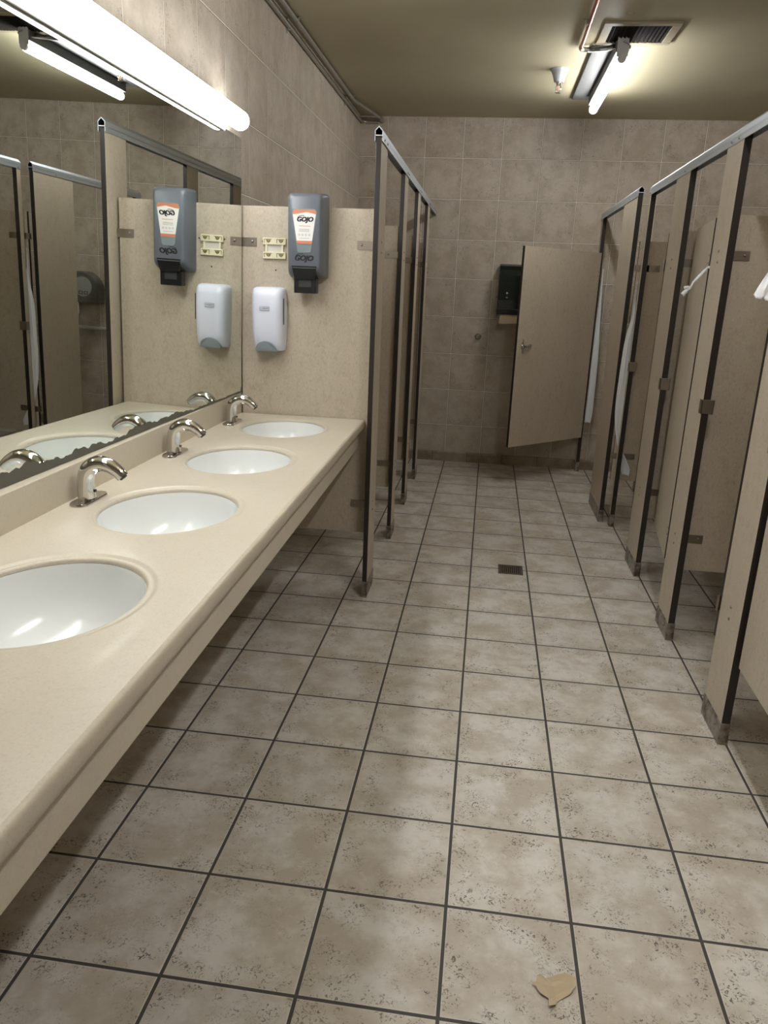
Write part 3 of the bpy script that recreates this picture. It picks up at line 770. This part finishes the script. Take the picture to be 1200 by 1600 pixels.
# toilet in the stall beyond the third pilaster, its rim shows in the mirror
def toilet(x, y, lab):
    t = thing('toilet', lab, 'toilet', (x, y, 0), PI, group='toilets')
    def egg(s, z, L=.24, W=.18, ox=.42):
        return [(ox+(L*1.15 if math.cos(a) > 0 else L*.8)*s*math.cos(a), W*s*math.sin(a), z) for a in [2*PI*i/36 for i in range(36)]]
    b = bmn(); loft(b, [egg(.55, 0, ox=.36), egg(.5, .10, ox=.36), egg(.62, .22, ox=.38), egg(.90, .33), egg(1.0, .385), egg(.78, .387), egg(.70, .34), egg(.35, .27)]); mesh('bowl', b, M['porcelain'], t, smooth=True)
    b = bmn(); R_ = loft(b, [egg(1.04, .392), egg(1.05, .402), egg(1.0, .410), egg(.74, .410), egg(.70, .400), egg(.72, .392)], cap=False)
    mesh('seat', b, M['porcelain'], t, smooth=True)
    b = bmn(); box(b, .02, .22, -.11, .11, 0.0, .385); mesh('rear_pedestal', b, M['porcelain'], t, bevel=.02)
    b = bmn(); cyl(b, (.06, 0, .38), (.06, 0, .86), .016, n=14); cyl(b, (.06, 0, .66), (.06, 0, .78), .035, n=18); cyl(b, (.06, 0, .70), (.0, 0, .70), .018, n=12); tube(b, [(.06, -.03, .72), (.06, -.10, .715)], .006, 8)
    mesh('flush_valve', b, M['chrome'], t, smooth=True)
toilet(XR-.002, 3.05, 'white toilet in the right stall beyond the third wide pilaster')

# ------------------------------------------------------------ floor drain and litter
t = thing('floor_drain', 'small rectangular metal floor drain grate in the middle of the aisle', 'floor drain', (1.131, 2.435, 0))
b = bmn(); X, Y = .067, .070
for (a0, a1, b0, b1) in ((-X, X, -Y, -Y+.010), (-X, X, Y-.010, Y), (-X, -X+.012, -Y+.01, Y-.01), (X-.012, X, -Y+.01, Y-.01)): box(b, a0, a1, b0, b1, -.004, .0035)
mesh('frame', b, M['drain'], t, bevel=.001)
b = bmn()
for i in range(10):
    xx = -X+.012+(i+.5)*(2*X-.024)/10; box(b, xx-.0028, xx+.0028, -Y+.01, Y-.01, -.002, .003)
mesh('grate_bars', b, M['drain'], t)
b = bmn(); box(b, -X+.01, X-.01, -Y+.01, Y-.01, .0002, .0010); mesh('sump', b, M['void'], t)

pts = [(1.115,-.189),(1.125,-.185),(1.128,-.167),(1.136,-.163),(1.147,-.168),(1.16,-.165),(1.178,-.158),(1.193,-.156),(1.213,-.164),(1.21,-.184),(1.197,-.204),(1.168,-.224),(1.164,-.235),(1.148,-.244),(1.15,-.222),(1.131,-.212),(1.124,-.198)]
b = bmn()
cxp = (1.162, -.190)
def ph(x, y): return .0035 + .0030*math.sin((x-1.1)*70+(y+.2)*25) + (.004 if y > -.166 else 0) + (.003 if y < -.225 else 0)
ring = [b.verts.new((x, y, ph(x, y))) for x, y in pts]
mid = [b.verts.new((cxp[0]+(x-cxp[0])*.55, cxp[1]+(y-cxp[1])*.55, ph(x*.55+cxp[0]*.45, y*.55+cxp[1]*.45))) for x, y in pts]
c0 = b.verts.new((*cxp, .004))
for i in range(len(pts)):
    j = (i+1) % len(pts); b.faces.new((ring[i], ring[j], mid[j], mid[i])); b.faces.new((mid[i], mid[j], c0))
o = mesh('paper_scrap', b, M['kraft'], None, smooth=False)
md = o.modifiers.new('solid', 'SOLIDIFY'); md.thickness = .0004
prop(o, 'torn piece of brown paper towel lying on the floor near the camera', 'paper')

# ------------------------------------------------------------ tissue strips
def ribbon(name, lab, rows, across=9, amp=.004, seed=1, cat='tissue'):
    """rows: (left point, right point); crumpled across its width"""
    rnd = random.Random(seed); b = bmn()
    Lp = spline([r[0] for r in rows], 6); Rp = spline([r[1] for r in rows], 6); prev = None
    ph_ = [rnd.uniform(0, 6) for _ in range(4)]
    for k, (l, r) in enumerate(zip(Lp, Rp)):
        d = r-l; nrm = Vector((d.y, -d.x, 0)); nrm = nrm.normalized() if nrm.length > 1e-6 else Vector((0, -1, 0))
        cur = []
        for i in range(across):
            u = i/(across-1)
            a = amp*(math.sin(u*11+ph_[0]+k*.12)*.7+math.sin(u*23+ph_[1]-k*.21)*.4) + amp*.35*rnd.uniform(-1, 1)
            p = l+d*u+nrm*a
            if k in (0, len(Lp)-1): p.z += rnd.uniform(-.006, .006)
            cur.append(b.verts.new(p))
        if prev:
            for i in range(across-1): b.faces.new((prev[i], prev[i+1], cur[i+1], cur[i]))
        prev = cur
    o = mesh(name, b, M['tissue'], None, smooth=True); md = o.modifiers.new('solid', 'SOLIDIFY'); md.thickness = .0008
    return prop(o, lab, cat, 'strips of toilet paper')
yv = 3.469
V = Vector
ribbon('tissue_strip', 'long white tissue hanging in the gap beside the slim right pilaster', [
    (V((1.792, 3.470, 1.555)), V((1.797, 3.468, 1.56))), (V((1.788, yv, 1.44)), V((1.800, yv, 1.44))), (V((1.784, yv, 1.339)), V((1.822, yv, 1.339))),
    (V((1.762, yv, 1.19)), V((1.822, yv, 1.19))), (V((1.755, yv-.004, .95)), V((1.824, yv, .95))), (V((1.756, yv-.004, .77)), V((1.824, yv, .77))), (V((1.772, yv, .64)), V((1.826, yv, .64))),
    (V((1.800, yv, .53)), V((1.832, yv, .52))), (V((1.822, yv, .46)), V((1.870, yv-.002, .44))), (V((1.835, yv-.002, .39)), V((1.897, yv-.004, .385))), (V((1.850, yv-.002, .345)), V((1.893, yv-.004, .340)))], seed=3)
ribbon('tissue_strip', 'long white paper strip hanging beside the hinge edge of the wide open door', [
    (V((1.782, 5.002, 1.67)), V((1.789, 5.0, 1.67))), (V((1.781, 5.0, 1.45)), V((1.799, 4.998, 1.45))), (V((1.778, 5.0, 1.27)), V((1.810, 4.996, 1.27))), (V((1.777, 5.0, .966)), V((1.828, 4.994, .966))),
    (V((1.777, 5.0, .648)), V((1.832, 4.994, .648))), (V((1.776, 5.0, .50)), V((1.832, 4.994, .50))), (V((1.778, 5.0, .435)), V((1.826, 4.994, .428)))], seed=5, amp=.003)
b = bmn(); P = spline([(1.812, 1.921, 1.592), (1.80, 1.922, 1.596), (1.786, 1.925, 1.583), (1.753, 1.93, 1.538), (1.739, 1.93, 1.512), (1.730, 1.93, 1.503), (1.712, 1.93, 1.482)], 6)
n_ = len(P); rad = []
for i in range(n_):
    u = i/(n_-1); rad.append((.0035+.0045*math.sin(u*9+1)**2*(1.2-u)+(.004 if u > .85 else 0), .004+.004*max(0, .4-u)+(.006 if u > .85 else 0)))
tube(b, P, rad, 10)
tube(b, spline([(1.739, 1.93, 1.512), (1.728, 1.928, 1.514), (1.715, 1.925, 1.511)], 5), [.006]*10+[.003], 8)
for v_ in b.verts: v_.co += Vector((random.uniform(-1, 1), random.uniform(-1, 1), random.uniform(-1, 1)))*.0012
prop(mesh('tissue_strip', b, M['tissue'], None, smooth=True), 'white twisted tissue sticking out of the door gap into the aisle', 'tissue', 'strips of toilet paper')
ribbon('tissue_strip', 'white crumpled tissue at the right edge of the photo, above the nearest right pilaster', [
    (V((1.815, 1.094, 1.640)), V((1.835, 1.096, 1.650))), (V((1.775, 1.096, 1.57)), V((1.83, 1.094, 1.60))), (V((1.752, 1.097, 1.52)), V((1.82, 1.094, 1.53))), (V((1.738, 1.098, 1.484)), V((1.80, 1.094, 1.466)))], seed=9, amp=.007, across=11)
